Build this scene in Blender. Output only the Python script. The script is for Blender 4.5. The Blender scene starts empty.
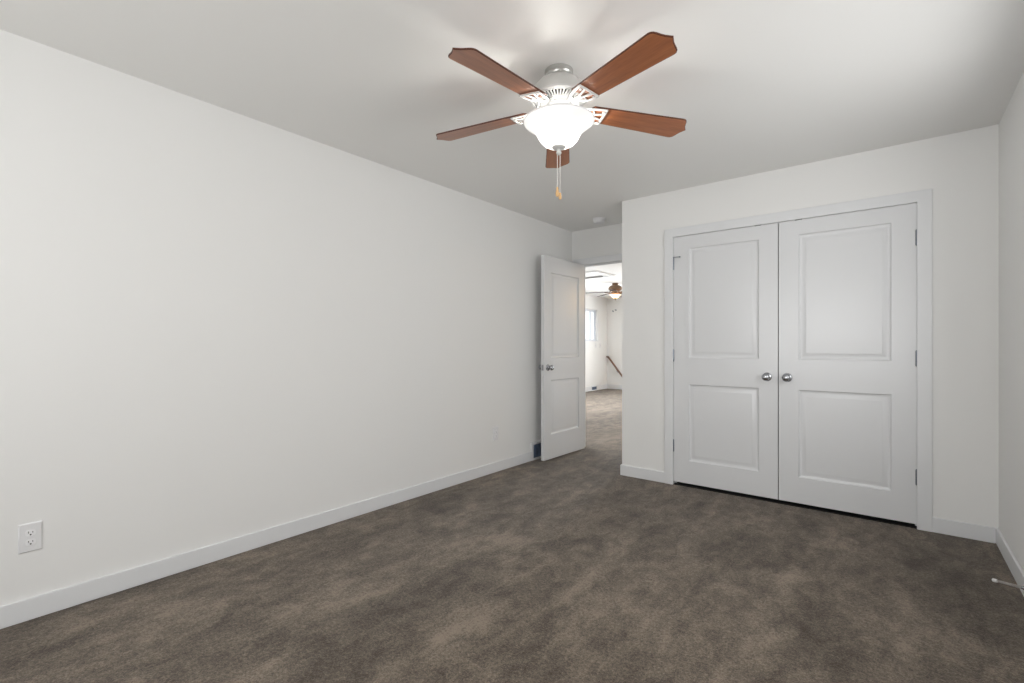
import bpy, bmesh, math, random
from mathutils import Vector, Matrix
PI = math.pi
random.seed(4)
scene = bpy.context.scene
E_NEAR, E_NEARUP, E_RIGHT, E_RIGHTUP, E_LOFT, E_LAND, E_WORLD, E_FAN = 56, 32, 29, 4, 290, 350, 1.42, 7.2   # watts / strength
C = scene.collection

# ------------------------------------------------------------------ camera, world, lights, exposure
FPX = 477.0
TH = math.atan2(893.5 - 512, FPX)
cam_d = bpy.data.cameras.new('camera')
cam = bpy.data.objects.new('camera', cam_d); C.objects.link(cam)
cam_d.sensor_width = 36.0; cam_d.lens = FPX / 1024 * 36.0
cam_d.shift_y = 4.5 / 1024; cam_d.clip_start = 0.02
cam.location = (0, 0, 1.15); cam.rotation_euler = (PI / 2, 0, TH)
scene.camera = cam
vs = scene.view_settings
vs.view_transform = 'Standard'; vs.look = 'None'; vs.gamma = 1.0; vs.use_curve_mapping = False
vs.exposure = 0.0
w = bpy.data.worlds.new('world'); scene.world = w; w.use_nodes = True
bg = w.node_tree.nodes['Background']
bg.inputs[0].default_value = (0.93, 0.965, 1.0, 1); bg.inputs[1].default_value = E_WORLD

def area(name, loc, rot, sx, sy, power, col=(1, 1, 1)):
    l = bpy.data.lights.new(name, 'AREA'); l.shape = 'RECTANGLE'; l.size = sx; l.size_y = sy
    l.energy = power; l.color = col
    o = bpy.data.objects.new(name, l); C.objects.link(o); o.location = loc; o.rotation_euler = rot
    return o
# daylight outside each window, plus added upward fill lamps for the ceiling
LIGHT_COL = (1.0, 0.99, 0.975)
LOFT_COL = (0.93, 0.965, 1.0)
area('daylight_near', (-0.9, -1.80, 1.40), (PI / 2, 0, 0), 2.3, 1.6, E_NEAR, LIGHT_COL)
area('ceiling_fill_near', (-0.9, -2.05, 0.45), (math.radians(140), 0, 0), 2.3, 1.0, E_NEARUP, LIGHT_COL)  # added fill lamp, tilted up to brighten the ceiling
area('daylight_right', (0.85, 2.2, 1.45), (PI / 2, 0, PI / 2), 1.8, 1.3, E_RIGHT, LIGHT_COL)
area('ceiling_fill_right', (1.08, 2.2, 0.60), (math.radians(145), 0, PI / 2), 1.8, 1.0, E_RIGHTUP, LIGHT_COL)  # second added fill lamp aimed up at the ceiling
area('daylight_loft', (-6.35, 8.1, 1.5), (math.radians(66), 0, -PI / 2), 2.2, 1.3, E_LOFT, LOFT_COL)
area('daylight_landing', (-3.2, 11.98, 1.5), (-PI / 2, 0, 0), 1.6, 1.2, E_LAND, LOFT_COL)

# ------------------------------------------------------------------ materials
def mat(name, col, rough=0.6, metal=0.0, spec=0.5):
    m = bpy.data.materials.new(name); m.use_nodes = True
    b = m.node_tree.nodes['Principled BSDF']
    b.inputs['Base Color'].default_value = (*col, 1); b.inputs['Roughness'].default_value = rough
    b.inputs['Metallic'].default_value = metal; b.inputs['Specular IOR Level'].default_value = spec
    return m
def P(m): return m.node_tree.nodes['Principled BSDF']
def add(m, t, **kw):
    n = m.node_tree.nodes.new(t)
    for k, v in kw.items():
        if k.startswith('i_'): n.inputs[k[2:].replace('_', ' ')].default_value = v
        else: setattr(n, k, v)
    return n
def link(m, a, b): m.node_tree.links.new(a, b)
def math_n(m, op, a, b=None, clamp=False):
    n = m.node_tree.nodes.new('ShaderNodeMath'); n.operation = op; n.use_clamp = clamp
    for i, v in enumerate((a, b)):
        if v is None: continue
        if isinstance(v, (int, float)): n.inputs[i].default_value = v
        else: link(m, v, n.inputs[i])
    return n.outputs[0]
def orange_peel(m, scale=90, strength=0.06, dist=0.002):
    tc = add(m, 'ShaderNodeTexCoord'); n = add(m, 'ShaderNodeTexNoise', i_Scale=scale, i_Detail=2.0)
    link(m, tc.outputs['Object'], n.inputs['Vector'])
    b = add(m, 'ShaderNodeBump', i_Strength=strength, i_Distance=dist)
    link(m, n.outputs['Fac'], b.inputs['Height']); link(m, b.outputs['Normal'], P(m).inputs['Normal'])
    return m
M = {}
M['wall'] = orange_peel(mat('wall_paint', (0.875, 0.872, 0.858), 0.65, spec=0.3))
M['ceil'] = orange_peel(mat('ceiling_paint', (0.875, 0.87, 0.85), 0.52, spec=0.45), 70, 0.03)
M['trim'] = mat('trim_paint', (0.80, 0.808, 0.818), 0.38)
M['door'] = mat('door_paint', (0.765, 0.772, 0.782), 0.26)
M['nickel'] = mat('satin_nickel', (0.42, 0.43, 0.45), 0.24, 1.0)
M['spring'] = mat('bright_steel', (0.55, 0.53, 0.50), 0.3, 0.9)
M['hinge'] = mat('hinge_metal', (0.26, 0.285, 0.335), 0.30, 1.0)
M['fan_nickel'] = mat('fan_housing', (0.62, 0.62, 0.60), 0.42, 0.25)
M['canopy_nickel'] = mat('brushed_canopy', (0.55, 0.55, 0.53), 0.33, 0.95)
M['fan_white'] = mat('fan_white', (0.66, 0.66, 0.65), 0.38)
M['bronze'] = mat('bronze', (0.16, 0.10, 0.06), 0.4, 0.7)
M['hatch'] = mat('hatch_dark_bar', (0.16, 0.155, 0.15), 0.5)
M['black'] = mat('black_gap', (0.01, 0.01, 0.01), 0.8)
M['plastic'] = mat('white_plastic', (0.82, 0.82, 0.83), 0.35)
M['louver'] = mat('register_louver', (0.15, 0.20, 0.29), 0.4, 0.2)  # blue of a reflection put into the base colour
M['pull'] = mat('pull_wood', (0.72, 0.46, 0.22), 0.45)
M['chain'] = mat('chain', (0.8, 0.78, 0.74), 0.35, 0.6)
M['socket'] = mat('socket_plastic', (0.93, 0.93, 0.94), 0.3)
M['rubber'] = mat('white_rubber', (0.85, 0.85, 0.84), 0.6)
M['vinyl'] = mat('window_vinyl', (0.75, 0.78, 0.83), 0.4)

def wood(name, c1, c2, c3, rough=0.28, sc=(2.2, 26, 26)):
    m = mat(name, c1, rough); P(m).inputs['Coat Weight'].default_value = 0.5; P(m).inputs['Coat Roughness'].default_value = 0.32
    tc = add(m, 'ShaderNodeTexCoord'); mp = add(m, 'ShaderNodeMapping'); mp.inputs['Scale'].default_value = sc
    n = add(m, 'ShaderNodeTexNoise', i_Scale=1.6, i_Detail=6.0, i_Roughness=0.62, i_Distortion=0.5)
    n2 = add(m, 'ShaderNodeTexNoise', i_Scale=7.0, i_Detail=3.0, i_Roughness=0.6)
    cr = add(m, 'ShaderNodeValToRGB')
    cr.color_ramp.elements[0].position = 0.30; cr.color_ramp.elements[0].color = (*c2, 1)
    cr.color_ramp.elements[1].position = 0.72; cr.color_ramp.elements[1].color = (*c3, 1)
    e = cr.color_ramp.elements.new(0.5); e.color = (*c1, 1)
    link(m, tc.outputs['Object'], mp.inputs['Vector']); link(m, mp.outputs['Vector'], n.inputs['Vector'])
    link(m, mp.outputs['Vector'], n2.inputs['Vector'])
    s = math_n(m, 'ADD', math_n(m, 'MULTIPLY', n.outputs['Fac'], 0.72), math_n(m, 'MULTIPLY', n2.outputs['Fac'], 0.28))
    link(m, s, cr.inputs['Fac']); link(m, cr.outputs['Color'], P(m).inputs['Base Color'])
    return m
M['cherry'] = wood('cherry_veneer', (0.34, 0.115, 0.042), (0.23, 0.07, 0.024), (0.44, 0.165, 0.062), 0.38)
M['cherry_edge'] = mat('blade_edge', (0.10, 0.03, 0.015), 0.4)
M['walnut'] = mat('walnut_stain', (0.030, 0.027, 0.026), 0.7, spec=0.2)
M['rail'] = wood('stained_rail', (0.16, 0.07, 0.035), (0.10, 0.04, 0.02), (0.22, 0.10, 0.05), 0.35)

def emis(name, col, s, base=(0.9, 0.9, 0.9)):
    m = mat(name, base, 0.25)
    P(m).inputs['Emission Color'].default_value = (*col, 1); P(m).inputs['Emission Strength'].default_value = s
    return m
M['bowl'] = emis('frosted_glass', (1.0, 0.985, 0.96), 0.16)
M['bulb'] = emis('bulb', (1.0, 0.97, 0.9), 6)
def translucent(m, k):
    # frosted glass lets the lamp inside shine through
    nt = m.node_tree; out = [n for n in nt.nodes if n.type == 'OUTPUT_MATERIAL'][0]; p = P(m)
    tr = nt.nodes.new('ShaderNodeBsdfTranslucent'); tr.inputs[0].default_value = p.inputs['Base Color'].default_value
    mx = nt.nodes.new('ShaderNodeMixShader'); mx.inputs[0].default_value = k
    nt.links.new(p.outputs[0], mx.inputs[1]); nt.links.new(tr.outputs[0], mx.inputs[2]); nt.links.new(mx.outputs[0], out.inputs[0])
translucent(M['bowl'], 0.13)
M['bowl_warm'] = emis('amber_glass', (1.0, 0.66, 0.34), 3.0, (0.9, 0.75, 0.5))
# glass panes: clear with a faint reflection
g = bpy.data.materials.new('pane_glass'); g.use_nodes = True; nt = g.node_tree; nt.nodes.clear()
go = nt.nodes.new('ShaderNodeOutputMaterial'); gm = nt.nodes.new('ShaderNodeMixShader'); gt = nt.nodes.new('ShaderNodeBsdfTransparent'); gg = nt.nodes.new('ShaderNodeBsdfGlossy')
gg.inputs['Roughness'].default_value = 0.02; gm.inputs[0].default_value = 0.06
nt.links.new(gt.outputs[0], gm.inputs[1]); nt.links.new(gg.outputs[0], gm.inputs[2]); nt.links.new(gm.outputs[0], go.inputs[0])
M['glass'] = g

def carpet():
    m = mat('carpet', (0.15, 0.12, 0.10), 0.95, spec=0.15)
    tc = add(m, 'ShaderNodeTexCoord'); O = tc.outputs['Object']
    def noise(scale, vec, detail=4.0, rough=0.6, dist=0.0):
        n = add(m, 'ShaderNodeTexNoise', i_Scale=scale, i_Detail=detail, i_Roughness=rough, i_Distortion=dist)
        link(m, vec, n.inputs['Vector']); return n.outputs['Fac']
    def mapped(rot, sc):
        mp = add(m, 'ShaderNodeMapping'); mp.inputs['Rotation'].default_value = (0, 0, rot); mp.inputs['Scale'].default_value = sc
        link(m, O, mp.inputs['Vector']); return mp.outputs['Vector']
    big = noise(1.9, mapped(0.5, (1.5, 0.8, 1)), 6.0, 0.68, 0.5)
    streak = noise(3.6, mapped(-0.35, (2.0, 0.6, 1)), 4.0, 0.65, 0.3)
    mid = noise(9.0, mapped(0.2, (1.3, 0.8, 1)), 5.0, 0.72, 0.6)
    tuft = noise(75, O, 3.0, 0.75)
    fine = noise(190, O, 1.0, 0.6)
    s = math_n(m, 'MULTIPLY', math_n(m, 'SUBTRACT', big, 0.5), 1.25)
    s = math_n(m, 'ADD', s, math_n(m, 'MULTIPLY', math_n(m, 'SUBTRACT', streak, 0.5), 0.75))
    s = math_n(m, 'ADD', s, math_n(m, 'MULTIPLY', math_n(m, 'SUBTRACT', mid, 0.5), 1.35))
    s = math_n(m, 'ADD', s, math_n(m, 'MULTIPLY', math_n(m, 'SUBTRACT', tuft, 0.5), 1.5))
    s = math_n(m, 'ADD', s, math_n(m, 'MULTIPLY', math_n(m, 'SUBTRACT', fine, 0.5), 1.0))
    # brushed-nap patches and painted doorway light spill: x, y, radius x, radius y, amount
    for (x, y, rx, ry, a) in NAP_AND_SPILL:
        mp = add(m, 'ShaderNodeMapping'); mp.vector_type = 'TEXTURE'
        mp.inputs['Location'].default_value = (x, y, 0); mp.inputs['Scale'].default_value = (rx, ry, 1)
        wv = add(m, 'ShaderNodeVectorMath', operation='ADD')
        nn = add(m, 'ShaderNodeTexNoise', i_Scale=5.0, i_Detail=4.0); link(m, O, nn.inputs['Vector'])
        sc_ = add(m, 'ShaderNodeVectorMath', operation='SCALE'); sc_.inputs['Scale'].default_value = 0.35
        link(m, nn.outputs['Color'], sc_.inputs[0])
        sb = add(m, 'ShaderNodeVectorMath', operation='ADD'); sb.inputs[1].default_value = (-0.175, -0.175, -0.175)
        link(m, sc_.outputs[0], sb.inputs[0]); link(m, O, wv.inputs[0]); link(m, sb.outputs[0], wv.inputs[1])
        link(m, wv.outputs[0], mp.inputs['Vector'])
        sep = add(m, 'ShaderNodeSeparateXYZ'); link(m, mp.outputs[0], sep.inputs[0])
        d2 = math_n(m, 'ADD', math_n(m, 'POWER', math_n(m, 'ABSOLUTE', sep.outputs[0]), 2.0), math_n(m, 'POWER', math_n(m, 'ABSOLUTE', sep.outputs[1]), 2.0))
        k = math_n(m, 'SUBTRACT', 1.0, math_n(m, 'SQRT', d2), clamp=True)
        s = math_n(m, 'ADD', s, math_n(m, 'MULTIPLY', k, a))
    s = math_n(m, 'ADD', s, 0.5, clamp=True)
    cr = add(m, 'ShaderNodeValToRGB')
    e0, e1 = cr.color_ramp.elements
    e0.position = 0.05; e0.color = (0.058, 0.043, 0.031, 1)
    e1.position = 0.95; e1.color = (0.275, 0.222, 0.170, 1)
    e = cr.color_ramp.elements.new(0.5); e.color = (0.137, 0.110, 0.084, 1)
    link(m, s, cr.inputs['Fac']); link(m, cr.outputs['Color'], P(m).inputs['Base Color'])
    b = add(m, 'ShaderNodeBump', i_Strength=0.7, i_Distance=0.006)
    h = math_n(m, 'ADD', math_n(m, 'MULTIPLY', tuft, 0.5), fine)
    link(m, h, b.inputs['Height']); link(m, b.outputs['Normal'], P(m).inputs['Normal'])
    P(m).inputs['Sheen Weight'].default_value = 0.15
    return m
def floor_px(px, py):
    u = (px - 512) / FPX; d = 1.15 * FPX / (py - 346)
    return (d * (-math.sin(TH) + u * math.cos(TH)), d * (math.cos(TH) + u * math.sin(TH)))
NAP_AND_SPILL = []
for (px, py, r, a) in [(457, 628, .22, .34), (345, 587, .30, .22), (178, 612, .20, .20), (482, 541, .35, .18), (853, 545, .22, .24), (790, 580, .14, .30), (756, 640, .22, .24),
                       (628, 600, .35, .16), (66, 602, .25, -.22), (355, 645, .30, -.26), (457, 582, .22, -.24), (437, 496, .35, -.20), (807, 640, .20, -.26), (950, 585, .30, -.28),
                       (909, 560, .22, -.22), (520, 600, .18, -.18), (740, 540, .40, -.18), (600, 440, .8, .25), (590, 410, 1.2, .2)]:  # last two entries paint the light spilling in at the doorway
    x, y = floor_px(px, py); NAP_AND_SPILL.append((x, y, r, r * 1.3, a))
M['carpet'] = carpet()

# ------------------------------------------------------------------ mesh helpers
def obj(name, bm, m, parent=None, smooth=False, bevel=0.0, seg=2):
    me = bpy.data.meshes.new(name)
    bmesh.ops.recalc_face_normals(bm, faces=bm.faces)
    if smooth:
        for f in bm.faces: f.smooth = True
    bm.to_mesh(me); bm.free()
    for mm in (m if isinstance(m, (list, tuple)) else [m]): me.materials.append(mm)
    o = bpy.data.objects.new(name, me); C.objects.link(o)
    if parent is not None: o.parent = parent
    if bevel > 0:
        b = o.modifiers.new('bevel', 'BEVEL'); b.width = bevel; b.segments = seg; b.limit_method = 'ANGLE'; b.angle_limit = math.radians(40)
        b.harden_normals = False
    return o
def box(bm, x0, x1, y0, y1, z0, z1, mi=0):
    v = [bm.verts.new((x, y, z)) for x in (x0, x1) for y in (y0, y1) for z in (z0, z1)]
    for q in ((0, 1, 3, 2), (4, 6, 7, 5), (0, 4, 5, 1), (2, 3, 7, 6), (0, 2, 6, 4), (1, 5, 7, 3)):
        f = bm.faces.new([v[i] for i in q]); f.material_index = mi
    return v
def bx(*boxes):
    bm = bmesh.new()
    for b in boxes: box(bm, *b)
    return bm
def lathe(bm, prof, n=48, M4=None, cap0=True, cap1=True, mi=0):
    rings = []
    for (r, z) in prof:
        ring = []
        for i in range(n):
            a = 2 * PI * i / n; p = Vector((r * math.cos(a), r * math.sin(a), z))
            if M4: p = M4 @ p
            ring.append(bm.verts.new(p))
        rings.append(ring)
    for a, b in zip(rings, rings[1:]):
        for i in range(n):
            f = bm.faces.new((a[i], a[(i + 1) % n], b[(i + 1) % n], b[i])); f.material_index = mi
    if cap0: bm.faces.new(rings[0][::-1]).material_index = mi
    if cap1: bm.faces.new(rings[-1]).material_index = mi
def frame_of(t):
    t = t.normalized(); up = Vector((0, 0, 1)) if abs(t.z) < 0.95 else Vector((1, 0, 0))
    s = t.cross(up).normalized(); return s, s.cross(t).normalized()
def tube(bm, pts, r, n=10, rz=None):
    pts = [Vector(p) for p in pts]; rings = []
    rs = r if isinstance(r, (list, tuple)) else [r] * len(pts)
    for i, p in enumerate(pts):
        t = pts[min(i + 1, len(pts) - 1)] - pts[max(i - 1, 0)]
        s, u = frame_of(t); ru = rz if rz else rs[i]
        rings.append([bm.verts.new(p + s * rs[i] * math.cos(2 * PI * k / n) + u * ru * math.sin(2 * PI * k / n)) for k in range(n)])
    for a, b in zip(rings, rings[1:]):
        for i in range(n): bm.faces.new((a[i], a[(i + 1) % n], b[(i + 1) % n], b[i]))
    bm.faces.new(rings[0][::-1]); bm.faces.new(rings[-1])
def axis_matrix(origin, direction):
    z = Vector(direction).normalized(); x, y = frame_of(z)
    m3 = Matrix((x, z.cross(x), z)).transposed()
    return Matrix.Translation(origin) @ m3.to_4x4()
def empty(name, loc, label, cat, group=None):
    o = bpy.data.objects.new(name, None); C.objects.link(o); o.location = loc; o.empty_display_size = 0.1
    o['label'] = label; o['category'] = cat
    if group: o['group'] = group
    return o
def struct(name, bm, m, parent=None, **k):
    o = obj(name, bm, m, parent, **k)
    if parent is None: o['kind'] = 'structure'
    return o
def smooth_auto(o, ang=35):
    for p in o.data.polygons: p.use_smooth = True
    try:
        o.data.set_sharp_from_angle(angle=math.radians(ang))
    except Exception: pass
    return o

# ------------------------------------------------------------------ room shell
XL, XR, YN, YC, YB, XE, ZC = -2.84, 0.478, -1.40, 3.935, 4.635, -1.89, 2.44
T = 0.12
LX, LY = -6.04, 11.66            # loft: left wall and far wall
DW0, DW1, DWH = -2.745, -1.985, 2.052   # bedroom doorway
# floor (carpet), with the stair opening cut out of the landing
bm = bx((LX - T, XR + T, YN - T, YB + T, -0.10, 0), (LX - T, 0.72, YB + T, 10.93, -0.10, 0), (LX - T, -5.31, 10.93, LY + T, -0.10, 0), (-3.2, 0.72, 10.93, LY + T, -0.10, 0))
struct('floor', bm, M['carpet'])
struct('ceiling', bx((LX - T, 0.72, YN - T, LY + T, ZC, ZC + 0.1)), M['ceil'])
struct('wall_left', bx((XL - T, XL, YN, YB, 0, ZC)), M['wall'])
# right wall
rw = (1.35, 3.05, 0.85, 2.05)
struct('wall_right', bx((XR, XR + T, YN, rw[0], 0, ZC), (XR, XR + T, rw[1], YB + T, 0, ZC), (XR, XR + T, rw[0], rw[1], 0, rw[2]), (XR, XR + T, rw[0], rw[1], rw[3], ZC)), M['wall'])
# near wall with the wide window
wx0, wx1, wz0, wz1 = -1.95, 0.15, 0.65, 2.10
struct('wall_near', bx((XL - T, wx0, YN - T, YN, 0, ZC), (wx1, XR + T, YN - T, YN, 0, ZC), (wx0, wx1, YN - T, YN, 0, wz0), (wx0, wx1, YN - T, YN, wz1, ZC)), M['wall'])
# closet front wall
CX0, CX1, CH = -1.432, 0.119, 2.056
struct('wall_closet', bx((XE, CX0, YC, YC + T, 0, ZC), (CX1, XR, YC, YC + T, 0, ZC), (CX0, CX1, YC, YC + T, CH, ZC)), M['wall'])
struct('wall_closet_side', bx((XE, XE + T, YC + T, YB, 0, ZC)), M['wall'])
# back wall with doorway
struct('wall_back', bx((LX, DW0 - .015, YB, YB + T, 0, ZC), (DW1 + .015, 0.60, YB, YB + T, 0, ZC), (DW0 - .015, DW1 + .015, YB, YB + T, DWH + .015, ZC)), M['wall'])
# loft walls
lw = (10.20, 11.13, 1.27, 2.09)      # window seen through the door: y0,y1,z0,z1
l2 = (7.2, 9.0, 0.95, 2.05)
struct('wall_loft_left', bx((LX - T, LX, YB, l2[0], 0, ZC), (LX - T, LX, l2[1], lw[0], 0, ZC), (LX - T, LX, lw[1], LY + T, 0, ZC),
       (LX - T, LX, l2[0], l2[1], 0, l2[2]), (LX - T, LX, l2[0], l2[1], l2[3], ZC), (LX - T, LX, lw[0], lw[1], 0, lw[2]), (LX - T, LX, lw[0], lw[1], lw[3], ZC)), M['wall'])
l3 = (-3.9, -2.5, 0.95, 2.05)
struct('wall_loft_far', bx((LX, l3[0], LY, LY + T, -1.4, ZC), (l3[1], 0.60, LY, LY + T, -1.4, ZC), (l3[0], l3[1], LY, LY + T, -1.4, l3[2]), (l3[0], l3[1], LY, LY + T, l3[3], ZC)), M['wall'])
struct('wall_loft_right', bx((0.60, 0.72, YB, LY + T, 0, ZC)), M['wall'])
struct('wall_stairwell', bx((-5.43, -5.31, 10.93, LY, -1.4, -0.10), (-5.31, -3.2, 10.81, 10.93, -1.4, -0.10), (-3.2, -3.08, 10.93, LY, -1.4, -0.10)), M['wall'])
struct('stairs', bx(*[(-5.31 + .26 * i, -5.31 + .26 * (i + 1) if i < 6 else -3.2, 10.93, LY, -1.5, -.19 * (i + 1)) for i in range(7)]), M['carpet'])

# ------------------------------------------------------------------ windows
def window(name, axis, face, out, a0, a1, z0, z1, mull=0.5, f=0.045):
    """sliding vinyl window in an opening; axis 'x': wall runs along x at y=face, out = sign of outside."""
    d0, d1 = face + out * 0.05, face + out * 0.10
    def B(u0, u1, v0, v1, e0, e1):
        e0, e1 = min(e0, e1), max(e0, e1)
        return (u0, u1, e0, e1, v0, v1) if axis == 'x' else (e0, e1, u0, u1, v0, v1)
    am = a0 + (a1 - a0) * mull
    root = struct(name, bx(B(a0, a1, z0, z0 + f, d0, d1), B(a0, a1, z1 - f, z1, d0, d1), B(a0, a0 + f, z0 + f, z1 - f, d0, d1), B(a1 - f, a1, z0 + f, z1 - f, d0, d1)), M['vinyl'], bevel=0.003)
    e0, e1 = face + out * 0.055, face + out * 0.09
    s = 0.03
    for (p, q) in ((a0 + f, am + s / 2), (am - s / 2, a1 - f)):
        k0, k1 = (e0, (e0 + e1) / 2) if p == a0 + f else ((e0 + e1) / 2, e1)
        sash = obj('sash', bx(B(p, q, z0 + f, z0 + f + s, k0, k1), B(p, q, z1 - f - s, z1 - f, k0, k1), B(p, p + s, z0 + f + s, z1 - f - s, k0, k1), B(q - s, q, z0 + f + s, z1 - f - s, k0, k1)), M['vinyl'], root, bevel=0.002)
        km = (k0 + k1) / 2
        obj('pane', bx(B(p + s, q - s, z0 + f + s, z1 - f - s, km - .002, km + .002)), M['glass'], sash)
    sill = obj('window_sill', bx(B(a0, a1, z0 - 0.001, z0 + 0.012, face - out * 0.02, d0)), M['trim'], root, bevel=0.003)
    return root
window('window_1', 'x', YN, -1, wx0, wx1, wz0, wz1)
window('window_2', 'y', LX, -1, lw[0], lw[1], lw[2], lw[3], 0.72, 0.022)
window('window_3', 'y', LX, -1, l2[0], l2[1], l2[2], l2[3])
window('window_4', 'x', LY, 1, l3[0], l3[1], l3[2], l3[3])
window('window_5', 'y', XR, 1, rw[0], rw[1], rw[2], rw[3])

# ------------------------------------------------------------------ baseboards and casings
BT, BH = 0.013, 0.092
def base(name, *boxes): return struct(name, bx(*boxes), M['trim'], bevel=0.004)
REG = (3.85, 4.16)   # wall register replaces the baseboard here
base('baseboard_left', (XL, XL + BT, YN, REG[0], 0, BH), (XL, XL + BT, REG[1], YB, 0, BH))
base('baseboard_right', (XR - BT, XR, YN, YC, 0, BH))
base('baseboard_near', (XL + BT, XR - BT, YN, YN + BT, 0, BH))
CW = 0.068; CT = 0.016
base('baseboard_closet', (XE - BT, CX0 - CW + .004, YC - BT, YC, 0, BH), (CX1 + CW - .004, XR - BT, YC - BT, YC, 0, BH))
base('baseboard_closet_side', (XE - BT, XE, YC, YB, 0, BH))
base('baseboard_loft_left', (LX, LX + BT, YB + T, 10.78, 0, BH + .03), (LX, LX + BT, 11.08, LY, 0, BH + .03))
base('baseboard_loft_far', (LX + BT, -5.31, LY - BT, LY, 0, BH + .03))
def casing(name, x0, x1, h, yf, out):
    y0, y1 = sorted((yf, yf + out * CT))
    o_, i_ = x0 - CW, x0 + .004; oo, ii = x1 + CW, x1 - .004
    pl = [(o_, 0), (i_, 0), (i_, h - .004), (ii, h - .004), (ii, 0), (oo, 0), (oo, h + CW), (o_, h + CW)]
    bm = bmesh.new(); a_ = [bm.verts.new((x, y0, z)) for x, z in pl]; b_ = [bm.verts.new((x, y1, z)) for x, z in pl]
    for q in ((0, 1, 2, 7), (2, 3, 6, 7), (3, 4, 5, 6)):
        bm.faces.new([a_[k] for k in q]); bm.faces.new([b_[k] for k in q])
    for k in range(8): bm.faces.new((a_[k], a_[(k + 1) % 8], b_[(k + 1) % 8], b_[k]))
    return struct(name, bm, M['trim'], bevel=0.003)
casing('trim_1', CX0, CX1, CH, YC, -1)
casing('trim_2', DW0, DW1, DWH, YB, -1)
casing('trim_3', DW0, DW1, DWH, YB + T, 1)
# jambs with stops
struct('trim_4', bx((DW0 - .015, DW0, YB, YB + T, 0, DWH), (DW1, DW1 + .015, YB, YB + T, 0, DWH), (DW0 - .015, DW1 + .015, YB, YB + T, DWH, DWH + .015),
                    (DW1 - .01, DW1, YB + .045, YB + .08, 0, DWH), (DW0, DW1 - .01, YB + .045, YB + .08, DWH - .01, DWH)), M['trim'])
struct('trim_5', bx((CX0, CX0 + .012, YC + .045, YC + .08, 0, CH - .012), (CX1 - .012, CX1, YC + .045, YC + .08, 0, CH - .012), (CX0, CX1, YC + .045, YC + .08, CH - .012, CH)), M['trim'])

# ------------------------------------------------------------------ panelled doors
def door_slab(wd, h, t=0.035, left=0.125, right=0.125, z=(0.205, 0.835, 1.045, 1.945)):
    """slab from x 0..wd, y -t..0, z 0..h with two moulded panels on both faces."""
    bm = bmesh.new()
    xs = [0, left, wd - right, wd]; zs = [0, z[0], z[1], z[2], z[3], h]
    prof = [(0, 0), (0.006, 0.0085), (0.016, 0.0125), (0.023, 0.0125), (0.044, 0.0035), (0.05, 0.0032)]
    for (y, s) in ((-t, 1), (0.0, -1)):
        for i in range(3):
            for j in range(5):
                if i == 1 and j in (1, 3):
                    rings = []
                    for (o, d) in prof:
                        x0, x1, z0, z1 = xs[1] + o, xs[2] - o, zs[j] + o, zs[j + 1] - o
                        rings.append([bm.verts.new((x, y + s * d, zz)) for x, zz in ((x0, z0), (x1, z0), (x1, z1), (x0, z1))])
                    for a, b in zip(rings, rings[1:]):
                        for k in range(4): bm.faces.new((a[k], a[(k + 1) % 4], b[(k + 1) % 4], b[k]))
                    bm.faces.new(rings[-1])
                else:
                    bm.faces.new([bm.verts.new((x, y, zz)) for x, zz in ((xs[i], zs[j]), (xs[i + 1], zs[j]), (xs[i + 1], zs[j + 1]), (xs[i], zs[j + 1]))])
    for x in (0, wd):
        for j in range(5): bm.faces.new([bm.verts.new(p) for p in ((x, -t, zs[j]), (x, 0, zs[j]), (x, 0, zs[j + 1]), (x, -t, zs[j + 1]))])
    for zz in (0, h):
        for i in range(3): bm.faces.new([bm.verts.new(p) for p in ((xs[i], -t, zz), (xs[i + 1], -t, zz), (xs[i + 1], 0, zz), (xs[i], 0, zz))])
    bmesh.ops.remove_doubles(bm, verts=bm.verts, dist=1e-5)
    return bm
def knob(parent, x, y, z, out):
    """round knob on a rose, pointing to local y*out"""
    bm = bmesh.new(); A = axis_matrix((x, y, z), (0, out, 0))
    lathe(bm, [(0.031, 0), (0.032, 0.003), (0.029, 0.007), (0.018, 0.009), (0.0125, 0.013), (0.0115, 0.026), (0.014, 0.031), (0.022, 0.036), (0.0265, 0.043), (0.0275, 0.050), (0.025, 0.058), (0.018, 0.064), (0.009, 0.0668), (0.002, 0.067)], 32, A)
    return smooth_auto(obj('door_knob', bm, M['nickel'], parent), 60)
def hinge(parent, x, y, z, h=0.094, r=0.0082):
    bm = bmesh.new()
    n = 5; e = h / n
    prof = [(r * .5, -h / 2 - .004), (r * .9, -h / 2 - .001)]
    for k in range(n):
        z0 = -h / 2 + k * e
        prof += [(r, z0 + .0008), (r, z0 + e - .0008), (r * .8, z0 + e)]
    prof += [(r * .9, h / 2 + .001), (r * .5, h / 2 + .004)]
    lathe(bm, prof, 14, Matrix.Translation((x, y, z)))
    return smooth_auto(obj('hinge', bm, M['hinge'], parent), 50)

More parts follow.
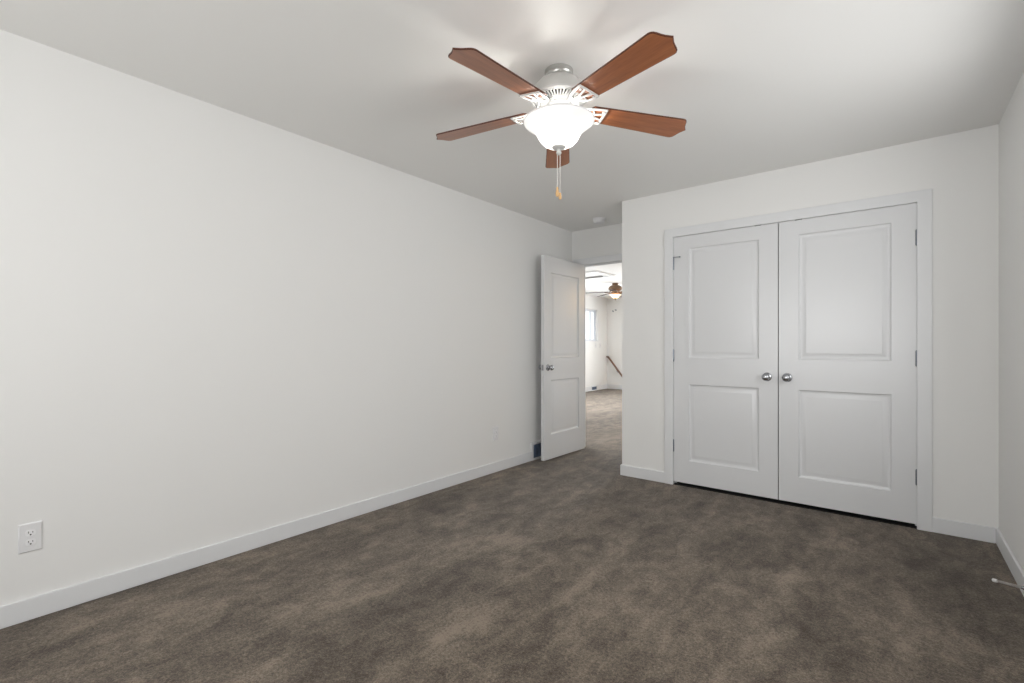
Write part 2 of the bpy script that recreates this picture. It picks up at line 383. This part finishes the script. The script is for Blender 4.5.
YD = YC - 0.001      # closet doors sit almost flush with the wall face
CM = -0.6575         # where they meet
for name, x0, x1, side in (('door_1', CX0 + .004, CM - .003, 0), ('door_2', CM + .003, CX1 - .004, 1)):
    wd = x1 - x0
    o = struct(name, door_slab(wd, CH - .005 - .028, z=(0.184, 0.809, 1.024, 1.919)), M['door'])
    smooth_auto(o, 25); o.location = (x0, YD + .037, .028)
    kx = wd - .070 if side == 0 else .055
    knob(o, kx, -.035, .922 - .028, -1)
    hx = -.001 if side == 0 else wd + .001
    for hz in (1.832, 1.072, .325): hinge(o, hx, -.0405, hz - .028)
    if side == 0:
        bm = bmesh.new(); zt = 1.832 - .028 + .052
        tube(bm, [(hx, -.0405, zt), (hx + .012, -.049, zt), (hx + .055, -.050, zt)], .0028, 8)
        tube(bm, [(hx, -.0405, zt), (hx - .010, -.047, zt - .004), (hx - .014, -.050, zt - .012)], .0028, 8)
        lathe(bm, [(.006, 0), (.006, .008), (.004, .010)], 12, axis_matrix((hx + .055, -.047, zt), (0, 1, 0)))
        lathe(bm, [(.009, -.005), (.009, .005)], 14, Matrix.Translation((hx, -.0405, zt)))
        smooth_auto(obj('hinge_pin_stop', bm, M['hinge'], o), 50)
# ball catches at the head
for x in (-0.792, -0.530):
    cb = bx((x - .022, x + .022, YC - .002, YC + .02, CH - .0065, CH - .001))
    p = bpy.data.objects['door_1' if x < CM else 'door_2']
    cbo = obj('ball_catch', cb, M['black'], p); cbo.matrix_parent_inverse = Matrix.Translation(p.location).inverted()

struct('closet_gap_shade', bx((CX0 + .002, CX1 - .002, YC + .001, YC + .14, 0, .005)), M['black'])  # black strip painting the shade in the gap under the closet doors
# open bedroom door: slab hinged on the left jamb, swung back beside the left wall
dx0, dy0, dx1, dy1 = -2.687, 3.865, -2.672, 4.628
L = math.hypot(dx1 - dx0, dy1 - dy0)
d3 = struct('door_3', door_slab(L, 2.028, t=.035, left=.118, right=.118, z=(0.245, 0.79, 1.01, 1.87)), M['door'])
smooth_auto(d3, 25)
# local x runs from hinge to latch edge; face y=-t looks to the wall, y=0 into the room
ang = math.atan2(dy0 - dy1, dx0 - dx1)
d3.location = (dx1, dy1, .018); d3.rotation_euler = (0, 0, ang)
for out, yy in ((1, 0.0), (-1, -.035)): knob(d3, L - .062, yy, .918, out)
obj('latch_plate', bx((L - .0005, L + .0012, -.029, -.006, .89, .946)), M['nickel'], d3)
for hz in (.2, 1.0, 1.82): hinge(d3, -.003, -.039, hz)

# ------------------------------------------------------------------ ceiling fan
FX, FY = -1.227, 1.886
def ribbon(bm, pts, wdt, th):
    """flat bar of width wdt (in plan) and thickness th along pts"""
    pts = [Vector(p) for p in pts]; rings = []
    for i, p in enumerate(pts):
        t = (pts[min(i + 1, len(pts) - 1)] - pts[max(i - 1, 0)]).normalized()
        s = Vector((-t.y, t.x, 0)); s = s.normalized() if s.length > 1e-4 else Vector((0, 1, 0))
        u = t.cross(s).normalized()
        rings.append([bm.verts.new(p + s * a * wdt / 2 + u * b * th / 2) for a, b in ((-1, -.5), (-.6, -1), (.6, -1), (1, -.5), (1, .5), (.6, 1), (-.6, 1), (-1, .5))])
    for a, b in zip(rings, rings[1:]):
        for i in range(8): bm.faces.new((a[i], a[(i + 1) % 8], b[(i + 1) % 8], b[i]))
    bm.faces.new(rings[0][::-1]); bm.faces.new(rings[-1])
def bez(p0, p1, p2, p3, n=10):
    out = []
    for i in range(n + 1):
        t = i / n; a, b, c, d = (1 - t) ** 3, 3 * t * (1 - t) ** 2, 3 * t * t * (1 - t), t ** 3
        out.append(tuple(a * p0[k] + b * p1[k] + c * p2[k] + d * p3[k] for k in range(3)))
    return out
def ceiling_fan(x, y, az, label, met, whi, bladem, bowl, energy, lampcol, detail=True, br=1.0, bz=1.0, mw=1.0):
    root = empty('ceiling_fan', (x, y, ZC), label, 'ceiling fan')
    # all z below are measured down from the ceiling
    bm = bmesh.new()
    lathe(bm, [(.060, 0), (.0665, -.002), (.0665, -.020), (.062, -.024), (.060, -.030), (.062, -.033), (.0625, -.046), (.058, -.050)], 48)
    smooth_auto(obj('canopy', bm, M['canopy_nickel'] if detail else met, root), 40)
    bm = bmesh.new()
    lathe(bm, [(r_ * mw, z_) for r_, z_ in [(.055, -.044), (.075, -.048), (.098, -.060), (.115, -.078), (.124, -.098), (.1265, -.116), (.1265, -.128)]], 64)
    smooth_auto(obj('motor_housing', bm, met, root), 40)
    # vented lower ring: rims, radial bars, dark core behind
    bm = bmesh.new()
    lathe(bm, [(.1265, -.126), (.131, -.129), (.131, -.137), (.126, -.142), (.116, -.145), (.116, -.139), (.1265, -.130)], 64, cap0=False, cap1=False)
    lathe(bm, [(.040, -.159), (.078, -.160), (.082, -.157), (.082, -.150), (.040, -.150)], 64, cap0=False, cap1=False)
    for k in range(48):
        a = 2 * PI * k / 48
        R = Matrix.Rotation(a, 4, 'Z')
        vs_ = box(bm, .078, .120, -.0034, .0034, -.1485, -.1425)
        for v in vs_:
            if v.co.x < .1: v.co.z -= .007
            v.co = R @ v.co
    smooth_auto(obj('vent_ring', bm, whi, root), 40)
    bm = bmesh.new(); lathe(bm, [(.116, -.130), (.116, -.137), (.082, -.141), (.05, -.143)], 48)
    smooth_auto(obj('motor_core', bm, M['black'], root), 40)
    # switch housing and light fitter
    bm = bmesh.new()
    lathe(bm, [(.060, -.150), (.062, -.165), (.058, -.172), (.050, -.176), (.048, -.196), (.056, -.202), (.068, -.208), (.070, -.216), (.064, -.222), (.02, -.224)], 48)
    smooth_auto(obj('switch_housing', bm, whi, root), 40)
    # blades and irons
    pitch, droop = -0.1776, -0.048
    for k in range(5):
        a = az - k * 2 * PI / 5
        mb = bmesh.new(); zb = -.013
        ribbon(mb, bez((.055, 0, .012), (.085, 0, .014), (.105, 0, .012), (.125, 0, zb + .003)), .030, .007)
        for s in (-1, 1):
            ribbon(mb, bez((.100, .010 * s, .006), (.135, .040 * s, zb), (.165, .046 * s, zb), (.219, .051 * s, zb)), .012, .006)
            ribbon(mb, bez((.120, .004 * s, zb + .003), (.150, .004 * s, zb), (.185, .010 * s, zb), (.217, .022 * s, zb)), .010, .006)
            ribbon(mb, bez((.150, .042 * s, zb), (.170, .030 * s, zb), (.175, .012 * s, zb), (.160, .004 * s, zb)), .007, .005)
            # curl that hooks down beside the switch housing
            tube(mb, bez((.098, .016 * s, .008), (.112, .030 * s, .004), (.116, .034 * s, -.010), (.110, .034 * s, -.030), 6), .0045, 8)
            lathe(mb, [(.006, zb - .007), (.006, zb - .003)], 12, Matrix.Translation((.208, .037 * s, 0)))
        ribbon(mb, [(.220, -.054, zb), (.221, -.02, zb), (.221, .02, zb), (.220, .054, zb)], .012, .007)
        lathe(mb, [(.006, zb - .007), (.006, zb - .003)], 12, Matrix.Translation((.165, 0, 0)))
        iron = smooth_auto(obj('blade_iron', mb, whi, root), 50)
        R = Matrix.Rotation(a, 4, 'Z') @ Matrix.Rotation(-droop, 4, 'Y') @ Matrix.Rotation(pitch, 4, 'X')
        XF = Matrix.Translation((0, 0, -.171)) @ R; iron.matrix_local = XF
        # blade outline: narrow root, wide tip with an ogee end
        w0, w1, r0, rc, rp = .053, .0725, .150, .631, .668
        pts = [(r0, -w0 * .75), (r0 + .012, -w0)]
        pts += [(r0 + (rc - r0) * t, -(w0 + (w1 - w0) * t)) for t in (.25, .5, .75)]
        side = [(rc - .018, w1), (rc - .007, w1 - .002), (rc + .002, w1 - .009), (rc + .008, w1 - .020), (rc + .013, w1 - .034), (rc + .020, w1 - .049), (rc + .030, w1 - .063)]
        pts += [(px, -py) for px, py in side] + [(rp, 0)] + side[::-1]
        pts += [(r0 + (rc - r0) * t, (w0 + (w1 - w0) * t)) for t in (.75, .5, .25)] + [(r0 + .012, w0), (r0, w0 * .75)]
        bb = bmesh.new(); cxm = (r0 + rc) / 2
        ins = []
        for q in range(len(pts)):
            p_, n_ = Vector(pts[q - 1]), Vector(pts[(q + 1) % len(pts)]); tt = (n_ - p_).normalized()
            ins.append((pts[q][0] - tt.y * .003, pts[q][1] + tt.x * .003))
        lo = [bb.verts.new((px, py, -.0075)) for px, py in ins]; md = [bb.verts.new((px, py, -.0058)) for px, py in pts]; hi = [bb.verts.new((px, py, -.0015)) for px, py in pts]
        bb.faces.new(lo[::-1]); bb.faces.new(hi)
        for A_, B_ in ((lo, md), (md, hi)):
            for q in range(len(pts)):
                f = bb.faces.new((A_[q], A_[(q + 1) % len(pts)], B_[(q + 1) % len(pts)], B_[q])); f.material_index = 1
        blade = obj('fan_blade', bb, [bladem, M['cherry_edge']], root)
        blade.matrix_local = XF
    # glass bowl: open shell with a flared lip
    bm = bmesh.new()
    outer = [(.030, -.357), (.052, -.352), (.074, -.340), (.090, -.322), (.101, -.302), (.110, -.284), (.119, -.272), (.134, -.262), (.150, -.252), (.161, -.243), (.165, -.2385)]
    fz = lambda z: -.235 + (z + .235) * bz
    lathe(bm, [(r_ * br, fz(z_)) for r_, z_ in outer], 72, cap0=False, cap1=False)
    smooth_auto(obj('glass_bowl', bm, bowl, root), 60)
    bm = bmesh.new()
    lathe(bm, [(.161 * br, -.241), (.1655 * br, -.2405), (.1662 * br, -.237), (.1645 * br, -.2345), (.161 * br, -.2355)], 72, cap0=False, cap1=False)
    bm.faces.ensure_lookup_table()
    smooth_auto(obj('bowl_rim', bm, M['plastic'], root), 60)
    bm = bmesh.new()
    lathe(bm, [(.004, -.224), (.004, fz(-.352))], 12)
    for k in range(2):
        a = k * PI + .6 + az
        lathe(bm, [(.010, -.224), (.012, -.236), (.008, -.240)], 14, Matrix.Translation((.045 * math.cos(a), .045 * math.sin(a), 0)))
    smooth_auto(obj('lamp_holder', bm, whi, root), 60)
    for k in range(2 if detail else 0):
        a = k * PI + .6 + az
        bm = bmesh.new(); lathe(bm, [(.009, -.238), (.012, -.248), (.022, -.264), (.026, -.280), (.023, -.295), (.012, -.305), (.002, -.307)], 20, Matrix.Translation((.045 * math.cos(a), .045 * math.sin(a), 0)))
        smooth_auto(obj('light_bulb', bm, M['bulb'], root), 60)
    bm = bmesh.new()
    lathe(bm, [(.030, -.353), (.033, -.357), (.031, -.361), (.018, -.366), (.010, -.370), (.009, -.374), (.0125, -.380), (.0125, -.386), (.008, -.392), (.002, -.394)], 32, Matrix.Translation((0, 0, fz(-.353) + .353)))
    smooth_auto(obj('finial', bm, met, root), 50)
    # pull chains with wooden drops
    if detail:
        cx, cy = math.cos(TH), math.sin(TH)
        for (off, zt, zp) in ((-.007, -.388, -.545), (.006, -.388, -.572)):
            px, py = off * cx, off * cy
            bm = bmesh.new(); z = zt; n = 0
            while z > zp:
                lathe(bm, [(.0009, z), (.0019, z - .0017), (.0019, z - .0029), (.0009, z - .0046)], 6, Matrix.Translation((px, py, 0))); z -= .0047
            ch = smooth_auto(obj('pull_chain', bm, M['chain'], root), 60)
            bm = bmesh.new()
            lathe(bm, [(.002, zp + .002), (.0055, zp - .004), (.0050, zp - .010), (.0075, zp - .020), (.0088, zp - .030), (.0080, zp - .038), (.005, zp - .043), (.002, zp - .045)] if off < 0 else
                      [(.002, zp + .002), (.005, zp - .003), (.0045, zp - .008), (.0072, zp - .018), (.0072, zp - .024), (.004, zp - .030), (.002, zp - .031)], 18, Matrix.Translation((px, py, 0)))
            smooth_auto(obj('pull_drop', bm, M['pull'], ch), 60)
    l = bpy.data.lights.new('fan_lamp', 'POINT'); l.energy = energy; l.color = lampcol; l.shadow_soft_size = .03
    lo = bpy.data.objects.new('fan_lamp', l); C.objects.link(lo); lo.parent = root; lo.location = (0, 0, -.235 - .047 * bz)
    return root
ceiling_fan(FX, FY, 2.1618, 'large white ceiling fan with five cherry wood blades and a lit glass bowl', M['fan_nickel'], M['fan_white'], M['cherry'], M['bowl'], E_FAN, (1.0, .96, .90))
ceiling_fan(-4.46, 8.97, TH + PI + .03, 'small distant bronze ceiling fan with amber bowl seen through the open doorway', M['bronze'], M['bronze'], M['walnut'], M['bowl_warm'], 1.3, (1.0, .62, .30), detail=False, br=.68, bz=.62, mw=1.1)

hl = bpy.data.lights.new('hallway_lamp', 'POINT'); hl.energy = 38; hl.color = (1.0, .66, .32); hl.shadow_soft_size = .07
ho = bpy.data.objects.new('hallway_lamp', hl); C.objects.link(ho); ho.location = (-.23, 9.22, 2.18)
# ------------------------------------------------------------------ smoke detector
r = empty('smoke_detector', (-2.335, 4.335, ZC), 'round white smoke detector on the ceiling before the doorway', 'smoke detector')
bm = bmesh.new(); lathe(bm, [(.066, 0), (.067, -.006), (.064, -.010)], 40); smooth_auto(obj('mounting_plate', bm, M['plastic'], r), 40)
bm = bmesh.new(); lathe(bm, [(.058, -.009), (.060, -.012), (.060, -.024), (.055, -.036), (.045, -.042), (.020, -.044), (.002, -.044)], 40); smooth_auto(obj('cover', bm, M['plastic'], r), 40)

# ------------------------------------------------------------------ outlets on the left wall
def outlet(y, z, label):
    r = empty('wall_outlet', (XL, y, z), label, 'electrical outlet', None)
    bm = bmesh.new(); hw, hh = .0365, .0605
    ring = lambda x, i: [bm.verts.new((x, a * (hw - i), b * (hh - i))) for a, b in ((-1, -1), (1, -1), (1, 1), (-1, 1))]
    R_ = [ring(0, 0), ring(.0025, 0), ring(.0062, .0045)]
    for a, b in zip(R_, R_[1:]):
        for k in range(4): bm.faces.new((a[k], a[(k + 1) % 4], b[(k + 1) % 4], b[k]))
    bm.faces.new(R_[-1]); obj('cover_plate', bm, M['plastic'], r)
    for s in (-1, 1):
        bm = bmesh.new(); zc = s * .0195; n = 28; f = []
        for x in (.0055, .0085):
            f.append([bm.verts.new((x, .0165 * math.cos(2 * PI * k / n), zc + max(-.0125, min(.0125, .0165 * math.sin(2 * PI * k / n))))) for k in range(n)])
        for k in range(n): bm.faces.new((f[0][k], f[0][(k + 1) % n], f[1][(k + 1) % n], f[1][k]))
        bm.faces.new(f[1])
        so = obj('socket', bm, M['socket'], r)
        bm = bx((.0080, .0089, -.0075, -.0052, zc - .001, zc + .0075), (.0080, .0089, .0052, .0075, zc, zc + .0068))
        lathe(bm, [(.0031, 0), (.0031, .0009)], 12, axis_matrix((.0080, 0, zc - .0070), (1, 0, 0)))
        obj('slots', bm, M['black'], so)
    bm = bmesh.new(); lathe(bm, [(.003, 0), (.003, .0008), (.001, .0014)], 12, axis_matrix((.0062, 0, 0), (1, 0, 0))); obj('screw', bm, M['plastic'], r)
outlet(.302, .345, 'white duplex outlet low on the left wall nearest the camera')
outlet(3.31, .350, 'small white outlet low on the left wall near the open door')

# wall register behind the door
r = empty('air_register', (XL, REG[0], 0), 'white framed air register with blue-grey louvers low on wall beside open door', 'air vent')
y1 = REG[1] - REG[0]
bm = bx((0, .016, 0, .030, 0, .178), (0, .016, y1 - .03, y1, 0, .178), (0, .016, .03, y1 - .03, 0, .022), (0, .016, .03, y1 - .03, .155, .178))
obj('register_frame', bm, M['trim'], r, bevel=.003)
obj('duct', bx((0, .002, .03, y1 - .03, .022, .155)), M['louver'], r)
bm = bmesh.new()
for k in range(9):
    z = .028 + k * .0145; v = box(bm, .003, .013, .03, y1 - .03, z, z + .0022)
    for q in v:
        if q.co.x > .01: q.co.z -= .006
for yy in (.08, .13, .18, .23): box(bm, .002, .012, yy, yy + .003, .022, .155)
o = obj('louvers', bm, M['louver'], r); 

# spring door stop on the right baseboard
r = empty('door_stop', (XR - BT, 3.14, .052), 'spring door stop with white tip sticking out of the right baseboard', 'door stop')
D = Vector((-.080, .056, -.014))
bm = bmesh.new(); A = axis_matrix((0, 0, 0), (-1, 0, 0)); lathe(bm, [(.010, 0), (.010, .003), (.006, .008), (.005, .012)], 16, A); smooth_auto(obj('base', bm, M['nickel'], r), 50)
bm = bmesh.new(); s, u = frame_of(D); turns = 18; pts = []
for i in range(turns * 8 + 1):
    t = i / (turns * 8); a = 2 * PI * turns * t; rr = .0062 - .0014 * t
    pts.append(Vector((-.004, 0, 0)) + D * t + (s * math.cos(a) + u * math.sin(a)) * rr)
tube(bm, pts, .0015, 6); smooth_auto(obj('spring', bm, M['spring'], r), 60)
bm = bmesh.new(); lathe(bm, [(.005, -.004), (.0075, -.002), (.0082, .006), (.0078, .013), (.005, .016), (.001, .017)], 18, axis_matrix(D + Vector((-.004, 0, 0)), D)); smooth_auto(obj('rubber_tip', bm, M['rubber'], r), 50)

# ------------------------------------------------------------------ loft details seen through the doorway
# attic hatch on the loft ceiling
r = empty('attic_hatch', (-4.33, 7.60, ZC), 'rectangular attic hatch with thin trim on the ceiling beyond the doorway', 'attic hatch')
hx, hy = .37, .34
bm = bx((-hx, hx, -hy, -hy + .03, -.018, 0), (-hx, hx, hy - .03, hy, -.018, 0), (-hx, -hx + .03, -hy + .03, hy - .03, -.018, 0), (hx - .03, hx, -hy + .03, hy - .03, -.018, 0))
obj('hatch_frame', bm, M['trim'], r, bevel=.003)
obj('hatch_dark_bar', bx((-hx - .25, hx - .17, hy - .165, hy - .115, -.038, -.018)), M['hatch'], r, bevel=.003)  # plain dark bar making the dark line across the hatch
obj('hatch_panel', bx((-hx + .034, hx - .034, -hy + .034, hy - .034, -.008, 0)), M['ceil'], r, bevel=.002)
# handrail down the stairs
r = empty('handrail', (-6.0, LY, .87), 'dark wood handrail sloping down the far wall of the landing', 'handrail')
path = [(-.005, -.03, -.018), (-.002, -.068, -.006), (.03, -.07, -.012), (.09, -.07, -.085), (.40, -.07, -.47), (.9, -.07, -1.09)]
bm = bmesh.new(); tube(bm, path, .024, 12); smooth_auto(obj('rail', bm, M['rail'], r), 50)
for bxx in (.28, .72):
    bm = bmesh.new(); zz = -.085 - (bxx - .09) * 1.24
    lathe(bm, [(.022, 0), (.022, .005)], 16, axis_matrix((bxx, 0, zz - .085), (0, -1, 0)))
    tube(bm, [(bxx, 0, zz - .085), (bxx, -.045, zz - .085), (bxx, -.068, zz - .06), (bxx, -.07, zz - .01)], .007, 8)
    smooth_auto(obj('rail_bracket', bm, M['nickel'], r), 50)
# switch plates under the loft window
for yy, lab in ((11.03, 'small switch plate below the far window, nearer the window'), (11.27, 'small switch plate below the far window, nearer the corner')):
    r = empty('switch_plate', (LX, yy, 1.165), lab, 'light switch', 'switch plates below the far window')
    obj('cover_plate', bx((0, .007, -.037, .037, -.058, .058)), M['plastic'], r, bevel=.003)
    obj('toggle', bx((.006, .018, -.006, .006, -.010, .014)), M['plastic'], r, bevel=.002)
# wall hooks high on the far wall
for xx, zz, lab in ((-5.855, 2.075, 'tiny dark hook on the far wall, the left of two'), (-5.775, 2.105, 'tiny dark hook on the far wall, the right of two')):
    r = empty('wall_hook', (xx, LY, zz), lab, 'hook', 'hooks high on the far wall')
    bm = bmesh.new(); lathe(bm, [(.018, 0), (.018, .006), (.012, .010)], 14, axis_matrix((0, 0, 0), (0, -1, 0))); smooth_auto(obj('hook_base', bm, M['hinge'], r), 50)
    bm = bmesh.new(); tube(bm, [(0, -.006, 0), (0, -.04, -.004), (0, -.055, .012), (0, -.05, .03)], .006, 8); smooth_auto(obj('hook_arm', bm, M['hinge'], r), 50)
# register in the loft baseboard
r = empty('floor_register', (LX, 10.78, 0), 'dark low register at the foot of the wall under the far window', 'air vent')
obj('register_frame', bx((0, .02, 0, .3, 0, .02), (0, .02, 0, .3, .10, .122), (0, .02, 0, .02, .02, .10), (0, .02, .28, .3, .02, .10)), M['trim'], r, bevel=.002)
bm = bmesh.new()
for k in range(6): box(bm, .002, .014, .02, .28, .024 + k * .013, .028 + k * .013)
box(bm, 0, .002, .02, .28, .02, .10)
obj('louvers', bm, M['louver'], r)
